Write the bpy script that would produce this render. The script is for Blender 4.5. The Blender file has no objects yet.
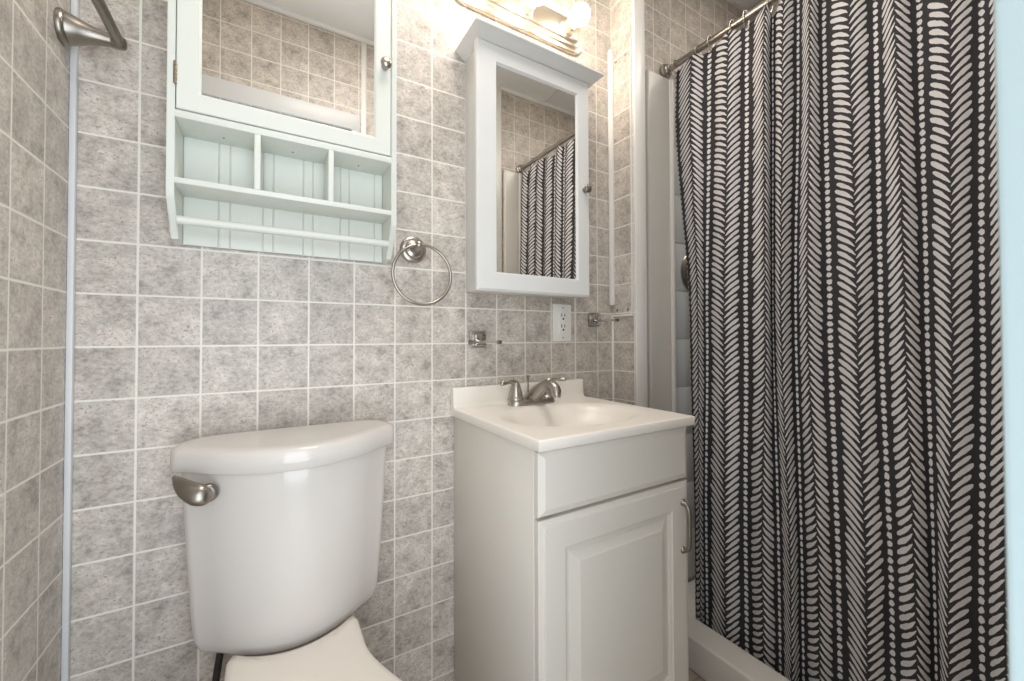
import bpy, bmesh, math, random
from mathutils import Vector, Matrix
random.seed(4)
PI = math.pi
scn = bpy.context.scene
COL = scn.collection

# ------------------------------------------------------------------ helpers
def srgb(r, g, b):
    f = lambda c: (c/255/12.92) if c/255 <= .04045 else ((c/255+.055)/1.055)**2.4
    return (f(r), f(g), f(b), 1)

class NT:
    def __init__(s, name):
        s.m = bpy.data.materials.new(name); s.m.use_nodes = True
        s.t = s.m.node_tree; s.n = s.t.nodes; s.b = s.n['Principled BSDF']
    def node(s, typ, **kw):
        nd = s.n.new(typ)
        for k, v in kw.items(): setattr(nd, k, v)
        return nd
    def link(s, a, b): s.t.links.new(a, b)
    def put(s, sock, v):
        if isinstance(v, (int, float)): sock.default_value = v
        elif isinstance(v, (tuple, list)): sock.default_value = v
        else: s.link(v, sock)
    def math(s, op, a, b=None, c=None, clamp=False):
        nd = s.node('ShaderNodeMath', operation=op, use_clamp=clamp)
        for i, v in enumerate((a, b, c)):
            if v is not None: s.put(nd.inputs[i], v)
        return nd.outputs[0]
    def step(s, x, lo, hi):
        nd = s.node('ShaderNodeMapRange', interpolation_type='SMOOTHSTEP')
        s.put(nd.inputs[0], x); nd.inputs[1].default_value = lo; nd.inputs[2].default_value = hi
        nd.inputs[3].default_value = 0; nd.inputs[4].default_value = 1
        return nd.outputs[0]
    def mix(s, f, a, b, mode='MIX'):
        nd = s.node('ShaderNodeMix', data_type='RGBA', blend_type=mode)
        s.put(nd.inputs[0], f); s.put(nd.inputs[6], a); s.put(nd.inputs[7], b)
        return nd.outputs[2]
    def noise(s, vec, scale, detail=3, rough=.5):
        nd = s.node('ShaderNodeTexNoise'); s.link(vec, nd.inputs['Vector'])
        nd.inputs['Scale'].default_value = scale; nd.inputs['Detail'].default_value = detail
        nd.inputs['Roughness'].default_value = rough
        return nd.outputs[0]
    def xyz(s, x, y, z):
        nd = s.node('ShaderNodeCombineXYZ')
        for i, v in enumerate((x, y, z)): s.put(nd.inputs[i], v)
        return nd.outputs[0]
    def set(s, **kw):
        for k, v in kw.items(): s.put(s.b.inputs[k.replace('_', ' ')], v)
    def bump(s, h, strength, dist=.001):
        nd = s.node('ShaderNodeBump'); nd.inputs['Strength'].default_value = strength
        nd.inputs['Distance'].default_value = dist
        s.link(h, nd.inputs['Height']); s.link(nd.outputs[0], s.b.inputs['Normal'])

def paint(name, col, rough=.4, var=.03, metal=0., spec=.5):
    n = NT(name); tc = n.node('ShaderNodeTexCoord').outputs['Object']
    f = n.noise(tc, 7, 4)
    c2 = tuple(max(0, c*(1-var*2)) for c in col[:3]) + (1,)
    n.set(Base_Color=n.mix(f, col, c2), Roughness=rough, Metallic=metal)
    n.b.inputs['Specular IOR Level'].default_value = spec
    return n.m

def tile(name, axis, p, off, zoff, seam=None, warm=0.):
    """travertine-look tileboard, cell p metres, lines through off + k*p and zoff + k*p"""
    n = NT(name)
    pos = n.node('ShaderNodeTexCoord').outputs['Object']
    sp = n.node('ShaderNodeSeparateXYZ'); n.link(pos, sp.inputs[0])
    u, v = sp.outputs[axis], sp.outputs[2]
    a = n.math('DIVIDE', n.math('SUBTRACT', u, off), p); b = n.math('DIVIDE', n.math('SUBTRACT', v, zoff), p)
    fa, fb = n.math('FRACT', a), n.math('FRACT', b)
    da = n.math('MULTIPLY', n.math('MINIMUM', fa, n.math('SUBTRACT', 1., fa)), p)
    db = n.math('MULTIPLY', n.math('MINIMUM', fb, n.math('SUBTRACT', 1., fb)), p)
    wob = n.math('MULTIPLY', n.math('SUBTRACT', n.noise(pos, 160, 2), .5), .0010)
    d = n.math('ADD', n.math('MINIMUM', da, db), wob)
    if seam is not None:
        ds = n.math('SUBTRACT', n.math('ABSOLUTE', n.math('SUBTRACT', u, seam)), .0015)
        d = n.math('MINIMUM', d, ds)
    tl = n.step(d, .0014, .0026)
    cell = n.xyz(n.math('FLOOR', a), n.math('FLOOR', b), 0.)
    wn = n.node('ShaderNodeTexWhiteNoise', noise_dimensions='3D'); n.link(cell, wn.inputs['Vector'])
    off3 = n.node('ShaderNodeVectorMath', operation='MULTIPLY_ADD')
    n.link(wn.outputs['Color'], off3.inputs[0]); off3.inputs[1].default_value = (7, 7, 7); n.link(pos, off3.inputs[2])
    q = off3.outputs[0]
    st = n.node('ShaderNodeMapping'); n.link(q, st.inputs[0]); st.inputs['Scale'].default_value = (1, 1, 1.35)
    st.inputs['Rotation'].default_value = (.2, .5, .2)
    cloud = n.noise(q, 24, 8, .68); fine = n.noise(st.outputs[0], 105, 5, .7); grain = n.noise(q, 380, 2, .6)
    t = n.math('ADD', n.math('MULTIPLY', cloud, .58), n.math('MULTIPLY', fine, .42))
    ramp = n.node('ShaderNodeValToRGB'); n.link(t, ramp.inputs[0])
    e = ramp.color_ramp.elements
    e[0].position, e[0].color = .375, srgb(149, 141, 134)
    e[1].position, e[1].color = .63, srgb(220, 211, 202)
    m1 = e.new(.49); m1.color = srgb(190, 182, 174)
    col = ramp.outputs[0]
    # pits and veins of the stone print
    pit = n.math('MULTIPLY', n.step(n.noise(st.outputs[0], 190, 3, .6), .56, .66), n.step(cloud, .42, .55))
    col = n.mix(n.math('MULTIPLY', pit, .55), col, srgb(96, 91, 88))
    spk = n.step(grain, .66, .75)
    col = n.mix(n.math('MULTIPLY', spk, .45), col, srgb(110, 105, 100))
    lt = n.step(n.noise(q, 230, 2, .5), .62, .72)
    col = n.mix(n.math('MULTIPLY', lt, .3), col, srgb(222, 217, 210))
    br = n.math('ADD', n.math('MULTIPLY', wn.outputs['Value'], .16), .92)
    hs = n.node('ShaderNodeHueSaturation'); n.link(col, hs.inputs['Color']); n.link(br, hs.inputs['Value'])
    hs.inputs['Saturation'].default_value = 1 + warm
    col = n.mix(tl, srgb(228, 224, 216), hs.outputs[0])
    n.set(Base_Color=col, Roughness=n.math('ADD', .34, n.math('MULTIPLY', fine, .15)))
    h = n.math('ADD', n.math('MULTIPLY', tl, 1.), n.math('MULTIPLY', n.math('SUBTRACT', fine, pit), .25))
    n.bump(h, .35, .0012)
    return n.m

def finish(name, bm, mat, parent=None, smooth=False, kind=None, angle=40):
    bmesh.ops.recalc_face_normals(bm, faces=bm.faces)
    me = bpy.data.meshes.new(name); bm.to_mesh(me); bm.free()
    me.materials.append(mat)
    if smooth:
        for p in me.polygons: p.use_smooth = True
        try: me.set_sharp_from_angle(angle=math.radians(angle))
        except Exception: pass
    o = bpy.data.objects.new(name, me); COL.objects.link(o)
    if parent: o.parent = parent; o.matrix_parent_inverse = parent.matrix_world.inverted() if False else Matrix.Translation(-Vector(parent.location))
    if kind: o['kind'] = kind
    return o

def thing(name, label, cat, loc=(0, 0, 0), group=None):
    o = bpy.data.objects.new(name, None); COL.objects.link(o); o.location = loc
    o.empty_display_size = .05
    return tag(o, label, cat, group)

def tag(o, label, cat, group=None):
    o['label'] = label; o['category'] = cat
    if group: o['group'] = group
    return o

def bx(bm, x0, x1, y0, y1, z0, z1, bev=0., seg=2):
    t = bmesh.new()
    bmesh.ops.create_cube(t, size=1)
    for v in t.verts:
        v.co = Vector(((x0+x1)/2+v.co.x*(x1-x0), (y0+y1)/2+v.co.y*(y1-y0), (z0+z1)/2+v.co.z*(z1-z0)))
    if bev: bmesh.ops.bevel(t, geom=list(t.edges), offset=bev, segments=seg, profile=.5, affect='EDGES')
    merge(bm, t)
def merge(bm, t, M=None):
    if M: t.transform(M)
    me = bpy.data.meshes.new('tmp'); t.to_mesh(me); t.free(); bm.from_mesh(me); bpy.data.meshes.remove(me)
def box(name, mat, x0, x1, y0, y1, z0, z1, parent=None, bev=0., kind=None, seg=2):
    bm = bmesh.new(); bx(bm, x0, x1, y0, y1, z0, z1, bev, seg)
    return finish(name, bm, mat, parent, smooth=bev > 0, kind=kind)

def loft(bm, rings, cap0=True, cap1=True):
    vs = [[bm.verts.new(p) for p in r] for r in rings]
    k = len(vs[0])
    for a, b in zip(vs, vs[1:]):
        for i in range(k):
            bm.faces.new((a[i], a[(i+1) % k], b[(i+1) % k], b[i]))
    if cap0: bm.faces.new(vs[0])
    if cap1: bm.faces.new(vs[-1])

def frame_of(d):
    d = Vector(d).normalized()
    a = Vector((0, 0, 1)) if abs(d.z) < .9 else Vector((1, 0, 0))
    u = d.cross(a).normalized(); return u, d.cross(u).normalized()
def lathe(bm, base, axis, prof, n=32):
    """prof: list of (distance along axis, radius)"""
    axis = Vector(axis).normalized(); u, w = frame_of(axis); base = Vector(base)
    rings = [[base+axis*h+(u*math.cos(2*PI*i/n)+w*math.sin(2*PI*i/n))*max(r, 1e-5) for i in range(n)] for h, r in prof]
    loft(bm, rings)
def catmull(pts, sub=6):
    pts = [Vector(p) for p in pts]; out = []
    for i in range(len(pts)-1):
        p0 = pts[max(i-1, 0)]; p1 = pts[i]; p2 = pts[i+1]; p3 = pts[min(i+2, len(pts)-1)]
        for k in range(sub):
            t = k/sub
            out.append(.5*((2*p1)+(p2-p0)*t+(2*p0-5*p1+4*p2-p3)*t*t+(3*p1-p0-3*p2+p3)*t**3))
    out.append(pts[-1]); return out
def tube(bm, pts, rad, n=16, closed=False, flat=None):
    """swept round (or flattened) bar; rad a number or one per point"""
    pts = [Vector(p) for p in pts]; N = len(pts)
    rad = [rad]*N if isinstance(rad, (int, float)) else rad
    rings = []; prev = None
    for i in range(N):
        a = pts[(i-1) % N] if (closed or i) else pts[0]; b = pts[(i+1) % N] if (closed or i < N-1) else pts[-1]
        d = (b-a).normalized()
        if prev is None: u, w = frame_of(d)
        else:
            u = (prev-d*prev.dot(d)).normalized(); w = d.cross(u)
        prev = u
        fl = 1 if flat is None else (flat if isinstance(flat, (int, float)) else flat[i])
        rings.append([pts[i]+(u*math.cos(2*PI*k/n)*fl+w*math.sin(2*PI*k/n))*rad[i] for k in range(n)])
    if closed:
        rings.append(rings[0])
        vs = [[bm.verts.new(p) for p in r] for r in rings[:-1]]; vs.append(vs[0])
        for a, b in zip(vs, vs[1:]):
            for i in range(n): bm.faces.new((a[i], a[(i+1) % n], b[(i+1) % n], b[i]))
    else: loft(bm, rings)
def chaikin(pts, it=3):
    for _ in range(it):
        q = []
        for i in range(len(pts)):
            a, b = Vector(pts[i]), Vector(pts[(i+1) % len(pts)])
            q += [a*.75+b*.25, a*.25+b*.75]
        pts = q
    return pts
def curved(*a, **k): pass

# ------------------------------------------------------------------ materials
Z0 = 1.0                                   # a tile row lies exactly 1 m above the floor
P = .1017
M_back = tile('grey_tileboard_back', 0, P, 0., Z0, seam=12*P)
M_left = tile('grey_tileboard_left', 1, P, -.1007, Z0)
M_stub = tile('grey_tileboard_partition', 1, P, -.0, Z0)
M_front = tile('grey_tileboard_front', 0, .1165, .0165, 2.31)
M_right = tile('grey_tileboard_right', 1, P, 0., Z0)
M_trim = paint('white_trim_paint', srgb(232, 231, 228), .35)
M_ltrim = paint('pale_corner_moulding', srgb(214, 216, 218), .4)
M_ceil = paint('ceiling_paint', srgb(242, 243, 244), .7)
M_cab = paint('white_lacquer', srgb(222, 222, 219), .33, .015)
M_door = paint('white_door_lacquer', srgb(226, 227, 226), .3, .015)
M_shelf = paint('pale_mint_white_paint', srgb(223, 226, 219), .38, .02)
M_van = paint('vanity_white_thermofoil', srgb(222, 217, 209), .36, .015)
M_marble = paint('cultured_marble', srgb(242, 236, 228), .3, .02)
M_porc = paint('white_porcelain', srgb(213, 207, 202), .08, .01)
M_seat = paint('toilet_seat_plastic', srgb(224, 217, 208), .22, .01)
M_acryl = paint('white_acrylic', srgb(222, 219, 213), .3, .02)
M_sur = paint('shower_wall_acrylic', srgb(206, 207, 207), .28, .02)
M_plast = paint('white_plastic', srgb(236, 234, 230), .35, .01)
M_dark = paint('dark_slot', srgb(40, 38, 36), .6)
M_blue = paint('pale_blue_door_paint', srgb(188, 208, 214), .45, .02)
M_brass = paint('aged_hinge_metal', srgb(170, 158, 138), .35, .1, 1.)
def nickel(name, col, rough):
    n = NT(name); tc = n.node('ShaderNodeTexCoord').outputs['Object']
    mp = n.node('ShaderNodeMapping'); n.link(tc, mp.inputs[0]); mp.inputs['Scale'].default_value = (30, 30, 400)
    f = n.noise(mp.outputs[0], 3, 3)
    n.set(Base_Color=col, Metallic=1., Roughness=n.math('ADD', rough, n.math('MULTIPLY', f, .12)))
    return n.m
M_nick = nickel('brushed_nickel', srgb(178, 172, 164), .24)
M_nickd = nickel('satin_nickel_dark', srgb(150, 144, 136), .26)
M_chrome = nickel('polished_chrome', srgb(205, 203, 200), .06)
M_plate = nickel('polished_warm_nickel', srgb(232, 220, 202), .26)
n = NT('mirror_silver'); n.set(Base_Color=(.93, .94, .93, 1), Metallic=1., Roughness=.01)
tc = n.node('ShaderNodeTexCoord').outputs['Object']; n.set(Roughness=n.math('MULTIPLY', n.noise(tc, 3, 2), .012)); M_mirror = n.m
n = NT('glowing_bulb_glass'); n.set(Base_Color=(1, .97, .9, 1), Roughness=.3)
n.b.inputs['Emission Color'].default_value = (1., .86, .68, 1); n.b.inputs['Emission Strength'].default_value = 44.; M_bulb = n.m
M_hose = paint('braided_steel_hose', srgb(80, 78, 76), .4, .2, .8)
# floor
n = NT('beige_floor_tile'); tc = n.node('ShaderNodeTexCoord').outputs['Object']
bk = n.node('ShaderNodeTexBrick'); n.link(tc, bk.inputs[0]); bk.offset = 0.
for k, v in (('Color1', srgb(190, 176, 160)), ('Color2', srgb(180, 167, 152)), ('Mortar', srgb(150, 138, 124))): bk.inputs[k].default_value = v
bk.inputs['Scale'].default_value = 1; bk.inputs['Mortar Size'].default_value = .003
bk.inputs['Brick Width'].default_value = .305; bk.inputs['Row Height'].default_value = .305
n.set(Base_Color=n.mix(n.math('MULTIPLY', n.noise(tc, 12, 5), .4), bk.outputs[0], srgb(165, 150, 134)), Roughness=.4); M_floor = n.m

# curtain print: rows of dots between columns of brush-stroke chevrons (UV in metres along the cloth)
n = NT('black_chevron_curtain_cloth')
W = .15
uv = n.node('ShaderNodeUVMap'); uv.uv_map = 'UVMap'
sp = n.node('ShaderNodeSeparateXYZ'); n.link(uv.outputs[0], sp.inputs[0]); U, V = sp.outputs[0], sp.outputs[1]
wv = n.math('MULTIPLY', n.math('SUBTRACT', n.noise(uv.outputs[0], 55, 2), .5), .0055)
V1 = n.math('ADD', V, wv)
a = n.math('DIVIDE', U, W); k = n.math('FLOOR', a); s = n.math('SUBTRACT', n.math('FRACT', a), .5)
par = n.math('SUBTRACT', n.math('MULTIPLY', n.math('FLOORED_MODULO', k, 2.), 2.), 1.)      # -1 / +1: V or inverted V
side = n.math('SIGN', s); t = n.math('ABSOLUTE', s)                                        # t 0 at spine, .5 at dots
td = n.math('MULTIPLY', t, W)
# strokes
sv = n.math('ADD', V1, n.math('MULTIPLY', n.math('MULTIPLY', td, par), -.98))
curv = n.math('MULTIPLY', n.math('MULTIPLY', n.math('MULTIPLY', td, td), par), 4.0)
sv = n.math('ADD', sv, curv)
sv = n.math('ADD', sv, n.math('ADD', n.math('MULTIPLY', side, .0052), n.math('MULTIPLY', k, .0073)))
ph = n.math('DIVIDE', sv, .0212); fr = n.math('ABSOLUTE', n.math('SUBTRACT', n.math('FRACT', ph), .5))
idn = n.xyz(n.math('FLOOR', ph), n.math('MULTIPLY', side, 3.), k)
wn = n.node('ShaderNodeTexWhiteNoise', noise_dimensions='3D'); n.link(idn, wn.inputs['Vector'])
r1 = wn.outputs['Value']
tin = n.math('SUBTRACT', n.math('MULTIPLY', r1, .035), .012)            # inner tip overshoots the spine a little
tout = n.math('ADD', .305, n.math('MULTIPLY', r1, .05))
q = n.math('DIVIDE', n.math('SUBTRACT', t, tin), n.math('SUBTRACT', tout, tin), None)
q = n.math('MINIMUM', n.math('MAXIMUM', q, 0.), 1.)
# leaf profile: thin at the spine, full near the outer end, rounded off
prof = n.math('MULTIPLY', n.math('POWER', q, .55), n.math('POWER', n.math('SUBTRACT', 1., q), .33))
prof = n.math('MULTIPLY', prof, n.math('ADD', .56, n.math('MULTIPLY', r1, .12)))
stroke = n.step(n.math('SUBTRACT', prof, fr), .0, .045)
# dots
du = n.math('MULTIPLY', n.math('SUBTRACT', .5, t), W)
kd = n.math('FLOOR', n.math('ADD', a, .5))
dph = n.math('ADD', n.math('DIVIDE', V1, .0196), n.math('MULTIPLY', kd, .37))
idd = n.xyz(n.math('FLOOR', dph), kd, 7.)
wd = n.node('ShaderNodeTexWhiteNoise', noise_dimensions='3D'); n.link(idd, wd.inputs['Vector'])
dv = n.math('MULTIPLY', n.math('SUBTRACT', n.math('FRACT', dph), .5), .0196)
rr = n.math('SQRT', n.math('ADD', n.math('POWER', n.math('DIVIDE', du, .0090), 2.), n.math('POWER', n.math('DIVIDE', dv, .0074), 2.)))
rr = n.math('ADD', rr, n.math('MULTIPLY', n.math('SUBTRACT', n.noise(uv.outputs[0], 130, 2), .5), .9))
dot = n.math('SUBTRACT', 1., n.step(rr, .9, 1.05))
white = n.math('MAXIMUM', stroke, dot)
tc = n.node('ShaderNodeTexCoord').outputs['Object']
weave = n.noise(uv.outputs[0], 900, 1)
colr = n.mix(white, srgb(53, 53, 57), srgb(220, 219, 221))
colr = n.mix(n.math('MULTIPLY', weave, .12), colr, srgb(120, 118, 118))
n.set(Base_Color=colr, Roughness=.85)
n.b.inputs['Specular IOR Level'].default_value = .2
M_curt = n.m

# ------------------------------------------------------------------ the room
XR, YF, H = 2.27, -1.30, 2.572
box('floor', M_floor, -.12, XR+.1, -1.45, .12, -.08, 0., kind='structure')
box('ceiling', M_ceil, -.12, XR+.1, YF-.12, .12, H, H+.08, kind='structure')
box('wall_back', M_back, -.12, XR+.1, 0., .12, 0., H, kind='structure')
box('wall_left', M_left, -.12, .0055, YF-.12, 0., 0., H, kind='structure')
box('wall_right', M_right, XR, XR+.1, YF, 0., 0., H, kind='structure')
bm = bmesh.new()                                                       # wall with the doorway the camera looks in through
DX0, DX1, DZ = .05, .680, 2.080
bx(bm, .0055, DX0, YF-.12, YF, 0, H); bx(bm, DX1, XR, YF-.12, YF, 0, H); bx(bm, DX0, DX1, YF-.12, YF, DZ, H)
finish('wall_front', bm, M_front, kind='structure')
bm = bmesh.new()                                                       # casing round the doorway
bx(bm, DX0-.042, DX1+.04, YF, YF+.014, DZ, DZ+.080, .003); bx(bm, DX0-.042, DX0, YF, YF+.014, 0, DZ, .003); bx(bm, DX1, DX1+.04, YF, YF+.014, 0, DZ, .003)
bx(bm, DX0, DX1, YF-.075, YF-.055, 1.935, DZ, .002)
finish('trim_1', bm, M_ltrim, kind='structure', smooth=True)
box('trim_2', M_trim, .7265, .752, YF, YF+.006, .0, H, kind='structure', bev=.002)      # joint strip above the door
box('trim_3', M_ltrim, .0056, .0150, -.012, -.0005, .0, H, kind='structure', bev=.002)         # moulding in the left corner
# partition between vanity and shower
XS, YS = 1.395, -.107
box('wall_partition', M_stub, XS, XS+.047, YS, 0., 0., H, kind='structure')
box('trim_4', M_trim, XS-.003, XS+.050, YS-.007, YS, 0., H, kind='structure', bev=.002)
box('trim_5', M_trim, XS-.021, XS-.002, -.019, -.0005, 1.13, 2.06, kind='structure', bev=.007)  # bead in the corner
box('trim_6', M_trim, XS-.007, XS, -.0075, -.0005, 0., 1.0965, kind='structure', bev=.002)
box('trim_7', M_trim, 1.45, 1.545, YF, YF+.02, 0., H, kind='structure', bev=.003)            # strip beside the shower, door side
bm = bmesh.new(); bx(bm, 1.30, 2.26, YF+.001, YF+.016, H-.022, H-.0005, .002); finish('trim_8', bm, M_ceil, kind='structure', smooth=True)
bm = bmesh.new(); bx(bm, .10, 1.30, YF+.001, YF+.016, H-.022, H-.0005, .002); finish('trim_9', bm, M_ceil, kind='structure', smooth=True)
box('trim_10', M_ceil, 1.86, 1.872, YF+.017, -.02, H-.006, H-.0003, kind='structure', bev=.001)    # ceiling batten
# folded door in the doorway
bm = bmesh.new()
bx(bm, .668, .696, -1.280, -1.0185, .012, 1.93, .0035); bx(bm, .699, .7255, -1.280, -1.0205, .012, 1.93, .0035)
d = finish('door_1', bm, M_blue, kind='structure', smooth=True)

# access panel on the partition
pn = thing('access_panel', 'tall tiled access panel screwed to the narrow partition beside the sink', 'panel', (XS-.004, -.05, 1.1))
box('panel_board', M_stub, XS-.005, XS+.0006, -.0945, -.013, 1.0975, 2.045, pn)
bm = bmesh.new()
bx(bm, XS-.008, XS-.0005, -.0985, -.0955, 1.09, 2.05, .001); bx(bm, XS-.008, XS-.0005, -.0955, -.008, 1.09, 1.0965, .001)
finish('panel_edging', bm, M_trim, pn, smooth=True)
for y, z in ((-.028, 1.112), (-.078, 1.112), (-.075, 2.005), (-.03, 2.005)):
    bm = bmesh.new(); lathe(bm, (XS-.005, y, z), (-1, 0, 0), ((0, .0046), (.001, .0044), (.0018, .0026), (.002, 0)), 12)
    finish('screw', bm, M_nickd, pn, smooth=True)

# ------------------------------------------------------------------ wall cabinet over the toilet
X0, X1, YC = .160, .5875, -.100
wc = thing('wall_cabinet', 'pale mint-white wall cabinet with mirrored door, three cubbies and dowel rail', 'cabinet', (.374, 0, 1.21))
def side_panel(x0, x1):
    prof = [(-.003, 1.97), (YC, 1.97), (YC, 1.290), (YC+.004, 1.280), (-.062, 1.232), (-.054, 1.222), (-.050, 1.212), (-.003, 1.209)]
    bm = bmesh.new()
    loft(bm, [[(x0, y, z) for y, z in prof], [(x1, y, z) for y, z in prof]])
    bmesh.ops.bevel(bm, geom=[e for e in bm.edges if abs(e.verts[0].co.x-e.verts[1].co.x) < 1e-6], offset=.0015, segments=2, affect='EDGES')
    finish('side_panel', bm, M_shelf, wc, smooth=True)
side_panel(X0, X0+.0120); side_panel(X1-.0125, X1)
XI, XJ = X0+.0120, X1-.0125
bm = bmesh.new()                                                       # beadboard back with grooves
xs = XI; k = 0
bw = (XJ-XI)/5
for k in range(5):
    a0 = XI+k*bw
    bx(bm, a0+.0008, a0+bw*.74, -.010, -.004, 1.2095, 1.96, .0012, 1)
    bx(bm, a0+bw*.74+.0016, a0+bw-.0008, -.010, -.004, 1.2095, 1.96, .0012, 1)
bx(bm, XI, XJ, -.0065, -.003, 1.2095, 1.96)
finish('back_panel', bm, M_shelf, wc, smooth=True)
box('shelf', M_shelf, XI, XJ, YC, -.0102, 1.3085, 1.3195, wc, .001)
box('cubby_ceiling', M_shelf, XI, XJ, YC, -.0102, 1.4335, 1.4475, wc, .001)
box('top_board', M_shelf, X0-.008, X1+.008, YC-.03, -.003, 1.9705, 1.988, wc, .003)
for xa, xb in ((.2985, .3095), (.437, .448)):
    box('divider', M_shelf, xa, xb, YC, -.0102, 1.3198, 1.4332, wc, .001)
bm = bmesh.new(); tube(bm, [(XI, -.068, 1.2462), (XJ, -.068, 1.2462)], .0085, 20); finish('dowel_rail', bm, M_shelf, wc, smooth=True)
for x in (.243, .37, .51):
    bm = bmesh.new(); lathe(bm, (x, -.045, 1.4336), (0, 0, -1), ((0, .0022), (.0006, .0018), (.0008, 0)), 10); finish('shelf_peg_hole', bm, M_dark, wc)
# its door: frame with a stepped mirror
def frame_door(name, mat, parent, x0, x1, z0, z1, yf, th, w, mirror, wt=None, step=.006, bevel=.0015, wr=None):
    wt = wt or w; wr = wr or w
    bm = bmesh.new()
    o = [(x0, z0), (x1, z0), (x1, z1), (x0, z1)]
    i1 = [(x0+w, z0+wt), (x1-wr, z0+wt), (x1-wr, z1-wt), (x0+w, z1-wt)]
    i2 = [(x0+w+.004, z0+wt+.004), (x1-wr-.004, z0+wt+.004), (x1-wr-.004, z1-wt-.004), (x0+w+.004, z1-wt-.004)]
    def ring(pts, y): return [bm.verts.new((x, y, z)) for x, z in pts]
    e = bevel
    oo = [(x0+e, z0+e), (x1-e, z0+e), (x1-e, z1-e), (x0+e, z1-e)]
    rs = [ring(i2, yf+th), ring(o, yf+th), ring(o, yf+e), ring(oo, yf), ring(i1, yf), ring(i2, yf+step), ring(i2, yf+th)]
    for a, b in zip(rs, rs[1:]):
        for j in range(4): bm.faces.new((a[j], a[(j+1) % 4], b[(j+1) % 4], b[j]))
    bmesh.ops.remove_doubles(bm, verts=bm.verts, dist=1e-6)
    dr = finish(name, bm, mat, parent)
    mm = box('mirror', mirror, x0+w+.0042, x1-wr-.0042, yf+step, yf+step+.004, z0+wt+.0042, z1-wt-.0042, dr)
    return dr
def knob(parent, x, y, z, mat, r=.0115):
    bm = bmesh.new()
    lathe(bm, (x, y, z), (0, -1, 0), ((0, r*.62), (.002, r*.55), (.006, r*.42), (.010, r*.5), (.013, r*.85), (.016, r), (.020, r*.95), (.023, r*.65), (.0245, .0)), 24)
    return finish('knob', bm, mat, parent, smooth=True, angle=60)
wd_ = frame_door('door', M_shelf, wc, XI+.0015, XJ-.0015, 1.4505, 1.965, YC, .018, .034, M_mirror, wt=.034, step=.005)
knob(wd_, .5585, YC, 1.660, M_nick, .0130)
for z in (1.4955, 1.88):
    bm = bmesh.new()
    for q in range(5): tube(bm, [(XI+.0004, YC-.001, z+q*.0085), (XI+.0004, YC-.001, z+q*.0085+.0077)], .0030, 10)
    finish('hinge', bm, M_brass, wd_, smooth=True)

# ------------------------------------------------------------------ medicine cabinet
mc = thing('medicine_cabinet', 'white crown-topped medicine cabinet with framed mirror above the sink', 'cabinet', (1.0, 0, 1.14))
mx0, mx1, my = .8125, 1.194, -.088
box('body', M_cab, mx0, mx1, my, -.001, 1.147, 1.832, mc, .0015)
md = frame_door('door', M_door, mc, mx0-.014, mx1-.0005, 1.143, 1.8235, my-.020, .019, .0575, M_mirror, wt=.049, step=.007, bevel=.006, wr=.048)
# bevelled edge moulding on the door front
knob(md, 1.170, my-.020, 1.477, M_nickd, .0135)
bm = bmesh.new()                                                       # crown: flared moulding round three sides
prof = [(.000, 1.8205), (.003, 1.822), (.010, 1.8265), (.020, 1.833), (.028, 1.8375), (.032, 1.8395), (.032, 1.8445)]
rings = []
for d_, z in prof:
    rings.append([(mx0-d_, -.001, z), (mx0-d_, my-.0215-d_, z), (mx1+d_, my-.0215-d_, z), (mx1+d_, -.001, z)])
loft(bm, rings)
finish('crown_moulding', bm, M_cab, mc)

# ------------------------------------------------------------------ vanity light
vl = thing('vanity_light', 'polished nickel bar light with glowing globe bulbs above the medicine cabinet', 'wall lamp', (1.015, 0, 1.98))
def stadium(x0, x1, z0, z1, r, y, n=8):
    pts = []
    for cx, cz, a0 in ((x1-r, z0+r, -90), (x1-r, z1-r, 0), (x0+r, z1-r, 90), (x0+r, z0+r, 180)):
        for k in range(n+1):
            a = math.radians(a0+90*k/n); pts.append((cx+r*math.cos(a), y, cz+r*math.sin(a)))
    return pts
bm = bmesh.new()
lx0, lx1, lz0, lz1 = .768, 1.247, 1.984, 2.100
rings = []
for ins, y in ((0, -.001), (0, -.009), (.003, -.0115), (.011, -.013), (.013, -.017), (.016, -.020), (.023, -.0215), (.025, -.025), (.029, -.028), (.036, -.0295)):
    rings.append(stadium(lx0+ins, lx1-ins, lz0+ins, lz1-ins, max(.036-ins*.6, .008), y))
loft(bm, rings); finish('back_plate', bm, M_plate, vl, smooth=True, angle=25)
for x in (.845, 1.006, 1.167):
    bm = bmesh.new()
    lathe(bm, (x, -.0295, 2.040), (0, -1, 0), ((0, .027), (.003, .026), (.006, .021), (.008, .0195), (.026, .0195), (.028, .0205), (.030, .0205), (.031, .018), (.031, .012)), 28)
    sk = finish('socket', bm, M_plate, vl, smooth=True)
    bm = bmesh.new()
    pr_ = [(.000, .0125), (.006, .0135)]
    r = .031
    pr_ = [(.000, .0125), (.005, .0135)] + [(.036-r*math.cos(math.radians(24+156*k/14)), max(r*math.sin(math.radians(24+156*k/14)), 0)) for k in range(15)]
    lathe(bm, (x, -.0605, 2.040), (0, -1, 0), pr_, 28)
    finish('bulb', bm, M_bulb, sk, smooth=True, angle=80)

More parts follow.
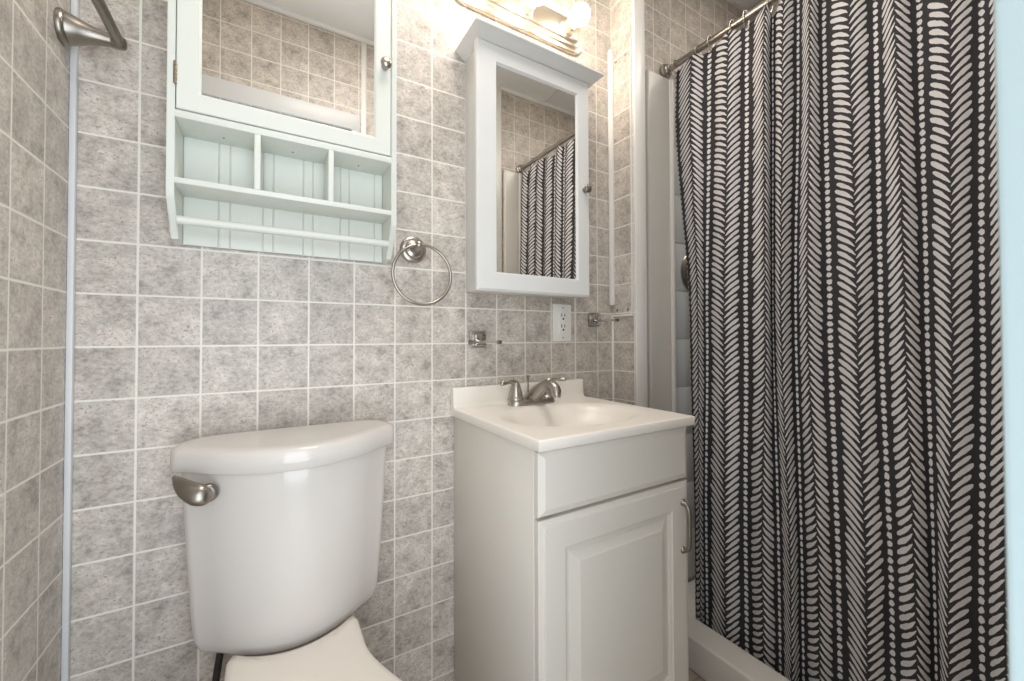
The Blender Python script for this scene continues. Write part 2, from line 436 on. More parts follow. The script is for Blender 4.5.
# ------------------------------------------------------------------ outlet
ou = thing('wall_outlet', 'white duplex electrical outlet on the tiled wall under the medicine cabinet', 'outlet', (1.162, 0, 1.065))
box('cover_plate', M_plast, 1.1225, 1.1990, -.006, -.0005, 1.0035, 1.1268, ou, .0025)
bm = bmesh.new(); bx(bm, 1.1465, 1.1785, -.0085, -.0055, 1.030, 1.101, .001); rc = finish('receptacle', bm, M_plast, ou, smooth=True)
for zc in (1.048, 1.084):
    bm = bmesh.new()
    bx(bm, 1.1545, 1.1572, -.0090, -.0083, zc+.001, zc+.012); bx(bm, 1.1670, 1.1697, -.0090, -.0083, zc+.002, zc+.011)
    lathe(bm, (1.1624, -.0083, zc-.006), (0, -1, 0), ((0, .0036), (.0007, .0036)), 12)
    finish('slots', bm, M_dark, rc)
for zc in (1.016, 1.115):
    bm = bmesh.new(); lathe(bm, (1.1625, -.006, zc), (0, -1, 0), ((0, .0028), (.001, .0024), (.0013, 0)), 12); finish('screw', bm, M_nickd, ou, smooth=True)

# ------------------------------------------------------------------ shelf brackets left on the wall
def bracket(x, z, label, ln):
    t = thing('shelf_bracket', label, 'bracket', (x, 0, z), 'bare shelf brackets on the tiled wall')
    bm = bmesh.new(); bx(bm, x-.025, x+.025, -.008, -.0005, z-.024, z+.024, .002); finish('wall_plate', bm, M_nick, t, smooth=True)
    bm = bmesh.new(); bx(bm, x-.017, x+.016, -.026, -.008, z-.005, z+.016, .002); bx(bm, x-.017, x+.016, -.026, -.008, z-.0175, z-.0085, .002)
    finish('clamp', bm, M_chrome, t, smooth=True)
    bm = bmesh.new(); bx(bm, x-.011, x+.003, -ln, -.008, z-.0090, z-.0020, .001); finish('arm', bm, M_chrome, t, smooth=True)
    bm = bmesh.new(); bx(bm, x-.010, x+.004, -ln-.006, -ln, z-.011, z-.001, .0015); finish('arm_end', bm, M_nickd, t, smooth=True)
    bm = bmesh.new(); lathe(bm, (x-.017, -.018, z-.007), (-1, 0, 0), ((0, .004), (.008, .004), (.009, .007), (.016, .007), (.018, .005)), 14); finish('set_screw', bm, M_nickd, t, smooth=True)
bracket(.850, 1.010, 'chrome shelf bracket with thin arm on the tiles left of the sink faucet', .135)
bracket(1.300, 1.078, 'chrome shelf bracket right of the wall outlet, beside the partition corner', .115)

# ------------------------------------------------------------------ towel ring and towel bar
tr = thing('towel_ring', 'brushed nickel towel ring hanging on the tiled wall between the two cabinets', 'towel ring', (.658, 0, 1.25))
bm = bmesh.new()
lathe(bm, (.658, .0006, 1.2535), (0, -1, 0), ((0, .036), (.004, .036), (.007, .033), (.009, .029), (.0095, .0245), (.012, .0235), (.0145, .020), (.0155, .014), (.0175, .0115), (.028, .0085), (.040, .0085)), 36)
finish('wall_flange', bm, M_nick, tr, smooth=True)
bm = bmesh.new()
tube(bm, [(.658, -.036, 1.2500), (.658, -.046, 1.2545), (.658, -.0525, 1.2600)], [.0085, .0095, .008], 16)
lathe(bm, (.658, -.050, 1.2475), (0, 0, 1), ((0, .003), (.003, .0075), (.009, .0095), (.015, .0085), (.019, .0045), (.020, 0)), 18)
finish('ring_holder', bm, M_nick, tr, smooth=True)
bm = bmesh.new()
cx, cz, rr_ = .6685, 1.1805, .0775
tube(bm, [(cx+rr_*math.sin(2*PI*i/72), -.050, cz+rr_*math.cos(2*PI*i/72)) for i in range(72)], .0042, 12, closed=True)
finish('ring', bm, M_nick, tr, smooth=True)

tb = thing('towel_bar', 'brushed nickel towel bar on flared posts along the left tiled wall', 'towel bar', (.006, -.34, 1.56))
for y in (-.050, -.640):
    bm = bmesh.new(); zt = 1.5705
    lathe(bm, (.0045, y, zt), (1, 0, 0), ((0, .0285), (.003, .0295), (.007, .0290), (.010, .0275), (.0115, .0255), (.0125, .0262), (.018, .0250), (.028, .0205), (.038, .0168), (.048, .0142), (.058, .0125), (.064, .0118), (.068, .0114), (.0690, .0122), (.076, .0126), (.084, .0118), (.088, .008), (.089, 0)), 36)
    finish('post', bm, M_nickd, tb, smooth=True)
bm = bmesh.new(); tube(bm, [(.0825, -.050, 1.5705), (.0825, -.640, 1.5705)], .0086, 20); finish('bar', bm, M_nickd, tb, smooth=True)

# ------------------------------------------------------------------ toilet
TX = .3758
to = thing('toilet', 'white two-piece toilet with bow-front tank against the tiled wall', 'toilet', (TX, -.3, 0))
def tank_ring(W_, yb, yf, ys, z, cr=.05):
    """flat back at yb, bowed front reaching yf, sides turning at ys"""
    pts = [(-W_+cr*.75, yb), (0, yb), (W_-cr*.75, yb), (W_-.002, yb-.030), (W_+.002, ys)]
    for f_ in (.86, .62, .36, .12): pts.append((W_*f_, yf+(ys+.012-yf)*(f_**2)*.98))
    pts += [(-W_*f_, yf+(ys+.012-yf)*(f_**2)*.98) for f_ in (.12, .36, .62, .86)]
    pts += [(-W_-.002, ys), (-W_+.002, yb-.030)]
    return [(TX+p.x, p.y, z) for p in chaikin([Vector((a_, b_, 0)) for a_, b_ in pts], 3)]
def lerp(a_, b_, t_): return a_+(b_-a_)*t_
rings = []
ztop, zbot = 1-.228, .4130
for t_ in (0, .02, .2, .4, .6, .8, .92, .965, .99, 1.0):
    z = lerp(ztop, zbot, t_); W_ = lerp(.1895, .1705, t_**1.15); yf = lerp(-.217, -.190, t_); ys = lerp(-.112, -.094, t_)
    ins = {.92: .0015, .965: .006, .99: .014, 1.0: .024}.get(t_, 0)
    rings.append(tank_ring(W_-ins, -.024, yf+ins, ys, z))
bm = bmesh.new(); loft(bm, rings); finish('tank', bm, M_porc, to, smooth=True, angle=60)
rings = []
for z, ins in ((1-.2275, .010), (1-.2270, .002), (1-.2255, 0), (1-.205, 0), (1-.196, .0008), (1-.190, .0035), (1-.1862, .009), (1-.1846, .017), (1-.1842, .030)):
    rings.append(tank_ring(.2058-ins, -.020-ins*.5, -.2315+ins, -.116, z))
bm = bmesh.new(); loft(bm, rings); finish('tank_lid', bm, M_porc, to, smooth=True, angle=60)
# flush lever at the front left corner
bm = bmesh.new()
path = [(.237, -.191, .7430), (.231, -.198, .7445), (.220, -.196, .7500), (.205, -.184, .7580), (.192, -.165, .7665), (.184, -.150, .7715)]
tube(bm, catmull(path, 5), [lerp(.013, .0178, min(1, i/8)) if i < 9 else max(.004, 0.0178*(1-((i-8)/18)**1.7)) for i in range(26)], 18, flat=.62)
lv = finish('flush_lever', bm, M_nickd, to, smooth=True, angle=80)
bm = bmesh.new(); lathe(bm, (.2350, -.1715, .7420), (.12, -1, -.05), ((0, .016), (.006, .0165), (.009, .015), (.011, .011)), 20); finish('lever_escutcheon', bm, M_nickd, lv, smooth=True)
# bowl
def egg(z, s=1., y0=-.075, y1=-.735, hw=.181, hb=.104, waist=-.22, n=40):
    half = []
    for k in range(n+1):
        t_ = k/n
        y = lerp(y0, y1, t_)
        if y > -.25: w = hb+.010*((y0-y)/.175)
        elif y > -.48:
            q_ = (-.25-y)/.23; q_ = q_*q_*(3-2*q_); w = lerp(hb+.010, hw, q_)
        else:
            q_ = (-.48-y)/(-.48-y1); w = hw*math.sqrt(max(0, 1-q_**2.2))
        half.append((w, y))
    pts = [(w, y) for w, y in half]+[(-w, y) for w, y in reversed(half[:-1])]
    yc = -.38
    return [(TX+x*s, yc+(y-yc)*s, z) for x, y in pts]
bm = bmesh.new()
loft(bm, [egg(0.0, .60), egg(.03, .60), egg(.10, .56), egg(.18, .60), egg(.26, .76), egg(.33, .92), egg(.365, .99), egg(.385, 1.0), egg(.399, .998), egg(.4045, .985), egg(.4065, .96)])
bowl = finish('bowl', bm, M_porc, to, smooth=True, angle=60)
box('tank_gasket', M_porc, TX-.06, TX+.06, -.12, -.06, .4066, .4125, to, .004)
def lid_ring(z, ins):
    half = []
    for k in range(41):
        t_ = k/40; y = lerp(-.164-ins, -.742+ins, t_)
        if y > -.50:
            q_ = max(0, (-.25-y)/.25); w = lerp(.112, .184, q_*q_*(3-2*q_))
            if t_ < .02: w -= .006*(1-t_/.02)
        else: w = .184*math.sqrt(max(0, 1-((-.50-y)/.242)**2.2))
        half.append((max(w-ins, 0), y))
    w0 = half[0][0]; back = [(-w0+2*w0*k/13, -.164-ins-.041*(1-(-1+2*k/13)**2)) for k in range(1, 13)]
    pts = half+[(-w, y) for w, y in reversed(half[:-1])]+back
    return [(TX+x, y, z) for x, y in pts]
bm = bmesh.new(); loft(bm, [lid_ring(.4072, .006), lid_ring(.409, .001), lid_ring(.418, 0), lid_ring(.421, .004)]); finish('seat_ring', bm, M_seat, to, smooth=True, angle=60)
bm = bmesh.new(); loft(bm, [lid_ring(.4225, .004), lid_ring(.425, 0), lid_ring(.432, 0), lid_ring(.437, .004), lid_ring(.4395, .014), lid_ring(.4415, .045)]); finish('seat_lid', bm, M_seat, to, smooth=True, angle=60)
for sx in (-1, 1):
    bm = bmesh.new(); bx(bm, TX+sx*.075-.022, TX+sx*.075+.022, -.232, -.203, .4067, .4260, .006, 3); finish('seat_hinge', bm, M_seat, to, smooth=True)
bm = bmesh.new()
tube(bm, catmull([(.250, -.085, .4132), (.245, -.085, .38), (.232, -.080, .29), (.205, -.060, .22), (.185, -.045, .165)], 6), .0065, 12)
finish('supply_hose', bm, M_hose, to, smooth=True)
bm = bmesh.new()
lathe(bm, (.185, -.0005, .155), (0, -1, 0), ((0, .028), (.004, .026), (.008, .010), (.030, .009), (.032, .012), (.056, .012), (.058, .008)), 20)
lathe(bm, (.185, -.045, .155), (0, 0, 1), ((0, .009), (.018, .009)), 14); lathe(bm, (.185, -.0575, .155), (0, -1, 0), ((0, .006), (.010, .006), (.011, .016), (.020, .016), (.022, .01)), 16)
finish('shutoff_valve', bm, M_chrome, to, smooth=True)

# ------------------------------------------------------------------ vanity cabinet
va = thing('vanity_cabinet', 'white vanity cabinet with raised-panel door under the sink top', 'cabinet', (1.0, -.2, 0))
vx0, vx1, vy, vz = .775, 1.230, -.404, .7965
bm = bmesh.new()
bx(bm, vx0, vx0+.015, vy, -.003, 0, vz, .001); bx(bm, vx1-.015, vx1, vy, -.003, 0, vz, .001)
bx(bm, vx0+.0152, vx1-.0152, -.012, -.003, .09, vz-.12); bx(bm, vx0+.0152, vx1-.0152, vy+.02, -.0125, .09, .105)
bx(bm, vx0+.0152, vx1-.0152, vy+.035, vy+.050, 0, .0895)
bx(bm, vx0+.0152, vx1-.0152, vy, vy+.016, vz-.03, vz-.001); bx(bm, vx0+.0152, vx1-.0152, vy, vy+.016, .642, .68); bx(bm, vx0+.0152, vx1-.0152, vy, vy+.016, .09, .125)
bx(bm, vx0+.0152, vx0+.045, vy, vy+.016, .1255, vz-.031); bx(bm, vx1-.045, vx1-.0152, vy, vy+.016, .1255, vz-.031)
finish('carcass', bm, M_van, va, smooth=True)
def panel(name, x0, x1, z0, z1, steps, th=.019):
    """front panel whose face is a series of (inset, depth below the face) rectangles"""
    bm = bmesh.new(); yf = vy-.0012-th
    rs = [[(x0, vy-.0012, z0), (x1, vy-.0012, z0), (x1, vy-.0012, z1), (x0, vy-.0012, z1)]]
    for ins, dp in steps: rs.append([(x0+ins, yf+dp, z0+ins), (x1-ins, yf+dp, z0+ins), (x1-ins, yf+dp, z1-ins), (x0+ins, yf+dp, z1-ins)])
    loft(bm, rs)
    return finish(name, bm, M_van, va)
panel('false_drawer_front', vx0+.001, vx1-.001, .6645, .7915, ((0, .006), (.002, .0045), (.012, .0008), (.0135, 0)))
vd = panel('door', vx0+.001, vx1-.001, .128, .6575, ((0, .006), (.0015, .0045), (.011, .0028), (.012, .0004), (.014, 0), (.062, 0), (.0635, .0025), (.069, .0045), (.070, .0085), (.0785, .0085), (.080, .0065), (.099, .0015), (.101, .0005)))
bm = bmesh.new()
hx, hy = 1.204, vy-.0205
tube(bm, catmull([(hx, hy-.001, .6085), (hx, hy-.012, .603), (hx, hy-.018, .590), (hx, hy-.019, .5500), (hx, hy-.018, .510), (hx, hy-.012, .497), (hx, hy-.001, .4915)], 6), [.0042+.0018*abs(math.cos(PI*i/36)) for i in range(37)], 14)
for z in (.6085, .4915): lathe(bm, (hx, hy+.0002, z), (0, -1, 0), ((0, .0085), (.003, .008), (.006, .0055)), 18)
finish('pull_handle', bm, M_nickd, vd, smooth=True)

# sink top
st = thing('sink_top', 'white cultured-marble sink top with oval basin and backsplash on the vanity', 'sink', (1.0, -.2, .8))
sx0, sx1, sy0, sy1, sz0, sz1 = .7685, 1.2345, -.4345, -.002, .7975, .8195
bm = bmesh.new()
nx, ny = 72, 66
ex, ey, ea, eb, dep = 1.006, -.243, .196, .142, .092
def sink_z(x, y):
    r_ = math.sqrt(((x-ex)/ea)**2+((y-ey)/eb)**2)
    if r_ >= 1.06: return sz1
    if r_ > .90:
        q_ = (1.06-r_)/.16; return sz1-.013*q_*q_
    q_ = r_/.90
    return sz1-.013-(dep-.013)*(1-q_**2.2)**.8
g = [[None]*(ny+1) for _ in range(nx+1)]
for i in range(nx+1):
    for j in range(ny+1):
        x = lerp(sx0, sx1, i/nx); y = lerp(sy0, -.022, j/ny); g[i][j] = bm.verts.new((x, y, sink_z(x, y)))
for i in range(nx):
    for j in range(ny): bm.faces.new((g[i][j], g[i+1][j], g[i+1][j+1], g[i][j+1]))
e = .003                                                                # eased edge and skirt
per = [g[i][0] for i in range(nx+1)]+[g[nx][j] for j in range(1, ny+1)]+[g[i][ny] for i in range(nx-1, -1, -1)]+[g[0][j] for j in range(ny-1, 0, -1)]
def off_ring(d_, z):
    o_ = []
    for v in per:
        x = v.co.x; y = v.co.y
        if abs(x-sx0) < 1e-6: x -= d_
        if abs(x-sx1) < 1e-6: x += d_
        if abs(y-sy0) < 1e-6: y -= d_
        o_.append(bm.verts.new((x, y, z)))
    return o_
rs = [per, off_ring(.0018, sz1-.0008), off_ring(.0026, sz1-.0026), off_ring(.0026, sz0+.001), off_ring(.0016, sz0), off_ring(-.02, sz0)]
for a_, b_ in zip(rs, rs[1:]):
    for i in range(len(per)): bm.faces.new((a_[i], a_[(i+1) % len(per)], b_[(i+1) % len(per)], b_[i]))
finish('basin_top', bm, M_marble, st, smooth=True, angle=50)
bm = bmesh.new()                                                       # coved backsplash
prof = [(-.002, sz0), (-.0215, sz0), (-.0215, sz1), (-.0300, sz1+.0002), (-.0250, sz1+.0015), (-.0220, sz1+.006), (-.0205, sz1+.012), (-.0190, .868), (-.0180, .8735), (-.0155, .8755), (-.002, .8755)]
loft(bm, [[(x, y, z) for y, z in prof] for x in (sx0-.002, sx1+.002)])
finish('backsplash', bm, M_marble, st, smooth=True, angle=50)
bm = bmesh.new(); lathe(bm, (ex, ey, sz1-dep+.0004), (0, 0, 1), ((0, .021), (.002, .021), (.003, .017), (.001, .014), (.001, 0)), 24); finish('drain', bm, M_nick, st, smooth=True)

# faucet
fa = thing('faucet', 'brushed nickel two-handle faucet at the back of the sink', 'faucet', (1.018, -.07, .8197))
fz, fy, fx = .8197, -.064, .999
bm = bmesh.new()
def oval(w, d_, z, n_=40): return [(fx+w*math.copysign(abs(math.cos(2*PI*i/n_))**.6, math.cos(2*PI*i/n_)), fy+d_*math.copysign(abs(math.sin(2*PI*i/n_))**.8, math.sin(2*PI*i/n_)), z) for i in range(n_)]
loft(bm, [oval(.079, .0275, fz), oval(.0785, .0275, fz+.004), oval(.077, .026, fz+.012), oval(.075, .024, fz+.0155), oval(.070, .019, fz+.017)])
finish('base', bm, M_nick, fa, smooth=True)
for s_, in ((-1,), (1,)):
    hx_ = fx+s_*.056
    bm = bmesh.new()
    lathe(bm, (hx_, fy, fz+.015), (0, 0, 1), ((0, .0235), (.004, .0235), (.005, .0215), (.014, .0200), (.028, .0170), (.040, .0140), (.048, .0110), (.053, .0065), (.0545, 0)), 28)
    pth = catmull([(hx_, fy-.001, fz+.060), (hx_+s_*.012, fy-.004, fz+.0675), (hx_+s_*.028, fy-.008, fz+.0690), (hx_+s_*.041, fy-.012, fz+.0665), (hx_+s_*.052, fy-.015, fz+.0680), (hx_+s_*.058, fy-.017, fz+.0705)], 6)
    tube(bm, pth, [lerp(.0105, .0048, min(1, i/14)) if i < 20 else lerp(.0052, .0085, (i-20)/6) if i < 27 else lerp(.0085, .004, (i-26)/4) for i in range(len(pth))], 14, flat=.75)
    finish('handle', bm, M_nick, fa, smooth=True, angle=70)
bm = bmesh.new()
pth = catmull([(fx, fy+.004, fz+.006), (fx, fy-.012, fz+.024), (fx, fy-.034, fz+.041), (fx, fy-.062, fz+.0575), (fx, fy-.090, fz+.0650), (fx, fy-.112, fz+.0580), (fx, fy-.120, fz+.0430)], 7)
N_ = len(pth)
tube(bm, pth, [lerp(.0250, .0140, min(1, (i/(N_*.55)))**.8) if i < N_*.55 else lerp(.0140, .0155, (i-N_*.55)/(N_*.45)) for i in range(N_)], 22)
sp_ = finish('spout', bm, M_nick, fa, smooth=True, angle=70)
bm = bmesh.new(); lathe(bm, (fx, fy-.1195, fz+.0455), (0, -.25, -1), ((0, .0125), (.008, .0125), (.010, .0115), (.014, .0110), (.014, .006)), 20); finish('aerator', bm, M_nick, sp_, smooth=True)
bm = bmesh.new(); tube(bm, [(fx, fy+.020, fz+.010), (fx, fy+.020, fz+.074)], .0024, 10); lathe(bm, (fx, fy+.020, fz+.073), (0, 0, 1), ((0, .003), (.003, .0032), (.006, .0075), (.008, .0075), (.0095, .004)), 16)
finish('lift_rod', bm, M_nickd, fa, smooth=True)

# ------------------------------------------------------------------ shower
SX0, SX1 = 1.434, 1.524
sb = thing('shower_tray', 'low white shower tray with raised threshold at the foot of the curtain', 'shower tray', (1.85, -.65, 0))
bm = bmesh.new()
bx(bm, SX0, SX1, YF+.025, -.1165, 0.0005, .103, .008, 4); finish('threshold', bm, M_acryl, sb, smooth=True)
bm = bmesh.new(); bx(bm, SX1+.0005, XR-.002, YF+.002, -.002, .0005, .012, .003); bx(bm, SX0+.018, SX1, -.1160, -.002, .0005, .10, .006, 3); bx(bm, SX0+.114, SX1, YF+.002, YF+.024, .0005, .10, .006, 3) if False else None
finish('pan_floor', bm, M_acryl, sb, smooth=True)
bm = bmesh.new(); lathe(bm, (1.9, -.65, .0125), (0, 0, 1), ((0, .045), (.002, .044), (.003, .038), (.003, 0)), 28); finish('drain_grate', bm, M_chrome, sb, smooth=True)

ss = thing('shower_surround', 'glossy off-white shower wall surround behind the curtain', 'shower surround', (2.0, -.02, .03))
def end_wall(y, sg, colx0, colx1, ctop):
    # flat flange column, rounded edge and the grooved panel
    y0, y1 = sorted((y, y+sg*.030))
    bm = bmesh.new(); bx(bm, colx0, colx1, y0, y1, .03, ctop, .009, 4); finish('edge_column', bm, M_acryl, ss, smooth=True)
    bm = bmesh.new(); tube(bm, [(colx1+.0145, y+sg*.020, .03), (colx1+.0145, y+sg*.020, ctop-.001)], .0140, 24); finish('rounded_edge', bm, M_acryl, ss, smooth=True)
    bm = bmesh.new()
    y0, y1 = sorted((y, y+sg*.0045)); bx(bm, colx1+.029, XR-.004, y0, y1, .03, ctop)
    y0, y1 = sorted((y+sg*.0045, y+sg*.0085))
    zs = [.036]+[1.009-.1955*k for k in range(4, -6, -1)]
    zs = sorted(set([.0315, ctop-.002]+[z for z in zs if .06 < z < ctop-.03]))
    xs_ = [colx1+.031, colx1+.049, colx1+.29, XR-.006]
    for za, zb in zip(zs, zs[1:]):
        for xa, xb in zip(xs_, xs_[1:]):
            bx(bm, xa+.001, xb-.001, y0, y1, za+.0012, zb-.0012, .0018, 2)
    finish('grooved_panel', bm, M_sur, ss, smooth=True)
end_wall(-.0008, -1, 1.558, 1.683, 2.042)
end_wall(YF+.0008, 1, 1.560, 1.66, 2.05)
bm = bmesh.new(); bx(bm, XR-.0035, XR-.0005, YF+.013, -.013, .03, 2.04)
for k in range(10):
    z = .036+.1955*k
    for j in range(4): bx(bm, XR-.0075, XR-.0035, YF+.015+.317*j, YF+.013+.317*(j+1), z, z+.193, .0018, 2)
finish('long_panel', bm, M_sur, ss, smooth=True)

sv_ = thing('shower_valve', 'round nickel shower valve plate half hidden behind the curtain edge', 'shower valve', (1.845, 0, 1.285))
bm = bmesh.new(); lathe(bm, (1.848, -.0098, 1.288), (0, -1, 0), ((0, .082), (.004, .082), (.008, .078), (.011, .066), (.012, .060), (.0125, .040), (.020, .034), (.045, .030), (.047, .026)), 44)
esc = finish('escutcheon', bm, M_nick, sv_, smooth=True)
bm = bmesh.new(); tube(bm, catmull([(1.848, -.056, 1.288), (1.848, -.075, 1.284), (1.848, -.085, 1.25), (1.848, -.085, 1.20)], 5), [.020]*4+[.012]*6+[.009]*6, 14); finish('lever', bm, M_chrome, sv_, smooth=True)

# curtain rod
RX, RZ, RR = 1.690, 2.086, .0125
rd = thing('curtain_rod', 'brushed nickel shower curtain rod running from the tiled back wall', 'curtain rod', (RX, -.65, RZ))
bm = bmesh.new(); tube(bm, [(RX, -.004, RZ), (RX, YF+.004, RZ)], RR, 24); finish('rod', bm, M_nick, rd, smooth=True)
for y, sg in ((-.0005, -1), (YF+.0005, 1)):
    bm = bmesh.new(); lathe(bm, (RX, y, RZ), (0, sg, 0), ((0, .028), (.004, .0300), (.010, .0300), (.013, .027), (.015, .0235), (.019, .0235), (.024, .0215), (.028, .017), (.029, .0128)), 30)
    finish('end_flange', bm, M_nick, rd, smooth=True)

# curtain
top = [(1.693, -0.047), (1.652, -0.142), (1.691, -0.192), (1.654, -0.281), (1.691, -0.327), (1.649, -0.402), (1.697, -0.405), (1.649, -0.456), (1.694, -0.479), (1.649, -0.527), (1.69, -0.547), (1.659, -0.616), (1.687, -0.663), (1.656, -0.709), (1.685, -0.746), (1.659, -0.803), (1.685, -0.847), (1.659, -0.887)]
mid = [(1.68, -0.112), (1.636, -0.176), (1.677, -0.184), (1.637, -0.272), (1.672, -0.325), (1.633, -0.405), (1.68, -0.405), (1.631, -0.451), (1.677, -0.47), (1.635, -0.519), (1.669, -0.559), (1.642, -0.629), (1.669, -0.669), (1.64, -0.722), (1.67, -0.753), (1.642, -0.8), (1.668, -0.841), (1.641, -0.88)]
bot = [(1.619, -0.167), (1.569, -0.22), (1.617, -0.212), (1.576, -0.303), (1.613, -0.349), (1.574, -0.418), (1.616, -0.444), (1.57, -0.495), (1.616, -0.504), (1.575, -0.56), (1.609, -0.592), (1.581, -0.659), (1.608, -0.698), (1.578, -0.748), (1.615, -0.77), (1.579, -0.798), (1.607, -0.841), (1.579, -0.876)]
ext = [(1.672, -.930), (1.640, -.975), (1.672, -1.020), (1.638, -1.062), (1.675, -1.10), (1.64, -1.145), (1.672, -1.185), (1.640, -1.228), (1.660, -1.262)]
SUB = 9
paths = [catmull([(x, y, 0) for x, y in pp+[(x+(.014, 0, -.055)[k_], y) for x, y in ext]], SUB) for k_, pp in enumerate((top, mid, bot))]
NU = len(paths[0])
ZT, ZM, ZB, ZEND = 1.92, 1.05, .35, .016
hooks_i = [1, 10, 19, 27, 36, 45, 68, 96, 124, 152, 180, 208, NU-3]
def cloth(i, z, ztop_):
    if z >= ZM:
        q_ = min(1.15, (z-ZM)/(ZT-ZM)); q_ = q_*q_*(3-2*q_) if q_ < 1 else 1; p = paths[1][i].lerp(paths[0][i], q_)
    else:
        q_ = min(1, (ZM-z)/(ZM-ZB)); q_ = q_*q_*(3-2*q_); p = paths[1][i].lerp(paths[2][i], q_)
    return p
bm = bmesh.new(); uvl = bm.loops.layers.uv.new('UVMap')
NV = 110
vs = []; uvs = {}
for i in range(NU):
    dist = min(abs(i-h_) for h_ in hooks_i)
    gap = min([b_-a_ for a_, b_ in zip(hooks_i, hooks_i[1:]) if a_ <= i <= b_] or [9])
    sag = .030*(gap/28)*min(1, dist/(gap*.5))**1.5
    zt_ = 2.062-sag
    row = []
    for j in range(NV+1):
        z = lerp(zt_, ZEND, j/NV)
        p = cloth(i, z, zt_)
        f_ = max(0, (z-1.90)/.17)
        x = lerp(p.x, RX-.004+(p.x-1.672)*.8, min(1, f_)*.75)
        v = bm.verts.new((x, p.y, z)); uvs[v] = ((i/SUB)*.075-.075*.0, z); row.append(v)
    vs.append(row)
for i in range(NU-1):
    for j in range(NV):
        f_ = bm.faces.new((vs[i][j], vs[i+1][j], vs[i+1][j+1], vs[i][j+1])); f_.smooth = True
        for lp in f_.loops: lp[uvl].uv = uvs[lp.vert]
me = bpy.data.meshes.new('shower_curtain'); 
bmesh.ops.recalc_face_normals(bm, faces=bm.faces)
hook_pos = [vs[h_][0].co.copy() for h_ in hooks_i]
bm.to_mesh(me); bm.free(); me.materials.append(M_curt)
cu = bpy.data.objects.new('shower_curtain', me); COL.objects.link(cu)
so = cu.modifiers.new('thick', 'SOLIDIFY'); so.thickness = .0012; so.offset = 0
tag(cu, 'black shower curtain printed with white chevron strokes and dots, hanging on the rod', 'curtain')

# curtain rings
ordn = ['first', 'second', 'third', 'fourth', 'fifth', 'sixth', 'seventh', 'eighth', 'ninth', 'tenth', 'eleventh', 'twelfth', 'thirteenth']
proto = None
for k_, hp in enumerate(hook_pos):
    if proto is None:
        proto = thing('curtain_ring', '', 'curtain ring', (0, 0, 0))
        bm = bmesh.new()
        loop = []
        for i in range(40):
            a_ = 2*PI*i/40; c_, s_ = math.cos(a_), math.sin(a_)
            loop.append((.0175*s_*(1-.22*(c_ < 0)*abs(c_)), 0, (.0175 if c_ > 0 else .036)*c_))
        tube(bm, loop, .0016, 8, closed=True); finish('wire_loop', bm, M_nick, proto, smooth=True)
        bm = bmesh.new()
        for i in range(-2, 3):
            a_ = .34*i; bmesh.ops.create_uvsphere(bm, u_segments=12, v_segments=8, radius=.0044, matrix=Matrix.Translation((.0175*math.sin(a_), 0, .0175*math.cos(a_))))
        finish('roller_balls', bm, M_nick, proto, smooth=True, angle=180)
        r_ = proto
    else:
        r_ = proto.copy(); COL.objects.link(r_)
        for ch in list(proto.children):
            c_ = ch.copy(); COL.objects.link(c_); c_.parent = r_
    r_.location = (RX, hp.y, RZ+.0015)
    r_['label'] = '%s nickel roller ring on the curtain rod counted from the tiled back wall' % ordn[k_]
    r_['category'] = 'curtain ring'; r_['group'] = 'roller rings holding the shower curtain'

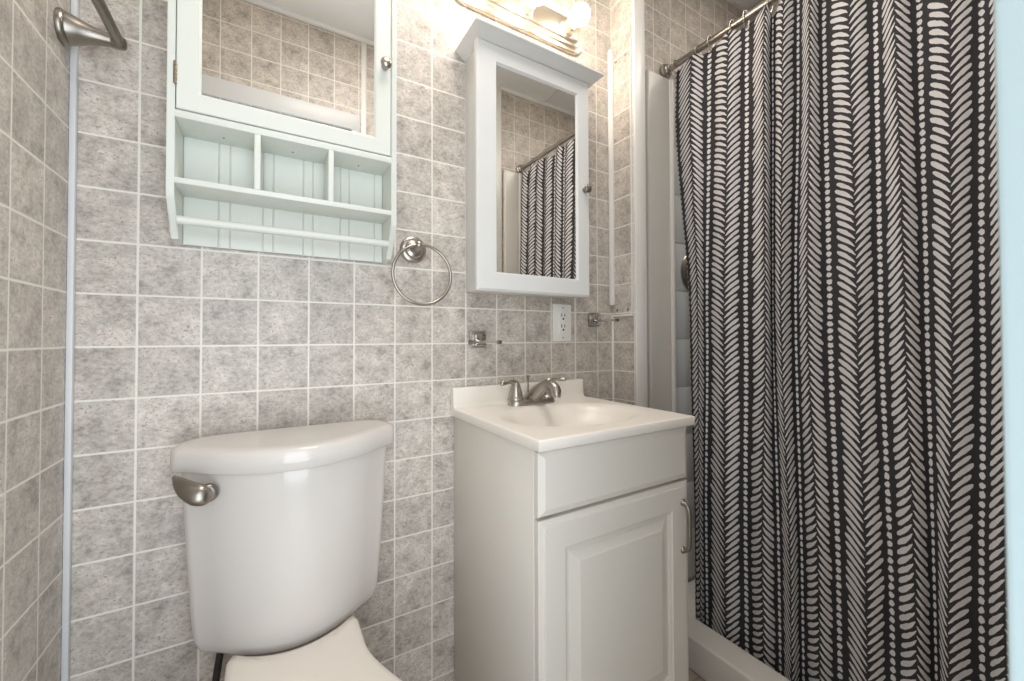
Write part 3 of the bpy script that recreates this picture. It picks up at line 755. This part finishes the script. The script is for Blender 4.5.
# ------------------------------------------------------------------ light
def fill_panel(label, x, y, h_):  # made-up housing for an added fill light, out of view on the ceiling
    t = thing('added_fill_panel', label, 'ceiling lamp', (x, y, H))
    bm = bmesh.new()
    for a0, a1, b0, b1 in ((-1, 1, -1, -.9), (-1, 1, .9, 1), (-1, -.9, -.9, .9), (.9, 1, -.9, .9)):
        bx(bm, x+a0*h_, x+a1*h_, y+b0*h_, y+b1*h_, H-.030, H-.0003, .002)
    finish('frame', bm, M_trim, t, smooth=True)
    box('diffuser', M_plast, x-.9*h_, x+.9*h_, y-.9*h_, y+.9*h_, H-.022, H-.004, t)
fill_panel('flat square fill-light panel added over the middle of the bathroom', .70, -.58, .29)
fill_panel('small square fill-light panel added over the shower', 1.98, -.65, .15)
def area(name, loc, rot, sx, sy, power, col):
    l = bpy.data.lights.new(name, 'AREA'); l.shape = 'RECTANGLE'; l.size = sx; l.size_y = sy; l.energy = power; l.color = col
    o = bpy.data.objects.new(name, l); COL.objects.link(o); o.location = loc; o.rotation_euler = rot
    return o
area('doorway_daylight', (.36, -1.40, 1.05), (math.radians(107), 0, 0), .60, 1.6, 12., (.86, .94, 1.))
area('ceiling_fill', (.70, -.58, H-.031), (0, 0, 0), .5, .5, 10., (1., .94, .875))  # added overhead fill to brighten the room, no known lamp there
area('shower_fill', (1.98, -.65, H-.031), (0, 0, 0), .25, .25, 3.6, (1., .94, .86))  # added fill to lift the shower walls behind the curtain, source made up
w = bpy.data.worlds.new('World'); scn.world = w; w.use_nodes = True
bg = w.node_tree.nodes['Background']; bg.inputs[0].default_value = (.86, .93, 1., 1); bg.inputs[1].default_value = .9

# ------------------------------------------------------------------ camera
f, yaw, pitch, roll = 404.62, .5396, .0157, -.003
cyw, syw, cp, spt = math.cos(yaw), math.sin(yaw), math.cos(pitch), math.sin(pitch)
fw = Vector((syw*cp, cyw*cp, spt)); rt = Vector((cyw, -syw, 0)); up = rt.cross(fw)
c_, s_ = math.cos(roll), math.sin(roll)
rt, up = rt*c_+up*s_, -rt*s_+up*c_
cam = bpy.data.cameras.new('Camera'); co = bpy.data.objects.new('Camera', cam); COL.objects.link(co)
m = Matrix((rt, up, -fw)).transposed().to_4x4(); m.translation = Vector((.3275, -1.0712, 1.0142)); co.matrix_world = m
cam.sensor_width = 36; cam.lens = f*36/1024; cam.clip_start = .01
cam.shift_y = (331.93-340.5)/1024
cam.dof.use_dof = True; cam.dof.focus_distance = 1.2; cam.dof.aperture_fstop = 6.5
scn.camera = co
vs_ = scn.view_settings
vs_.view_transform = 'Standard'; vs_.look = 'None'; vs_.gamma = 1; vs_.use_curve_mapping = False; vs_.exposure = .04
try: scn.cycles.max_bounces = 10; scn.cycles.diffuse_bounces = 6
except Exception: pass
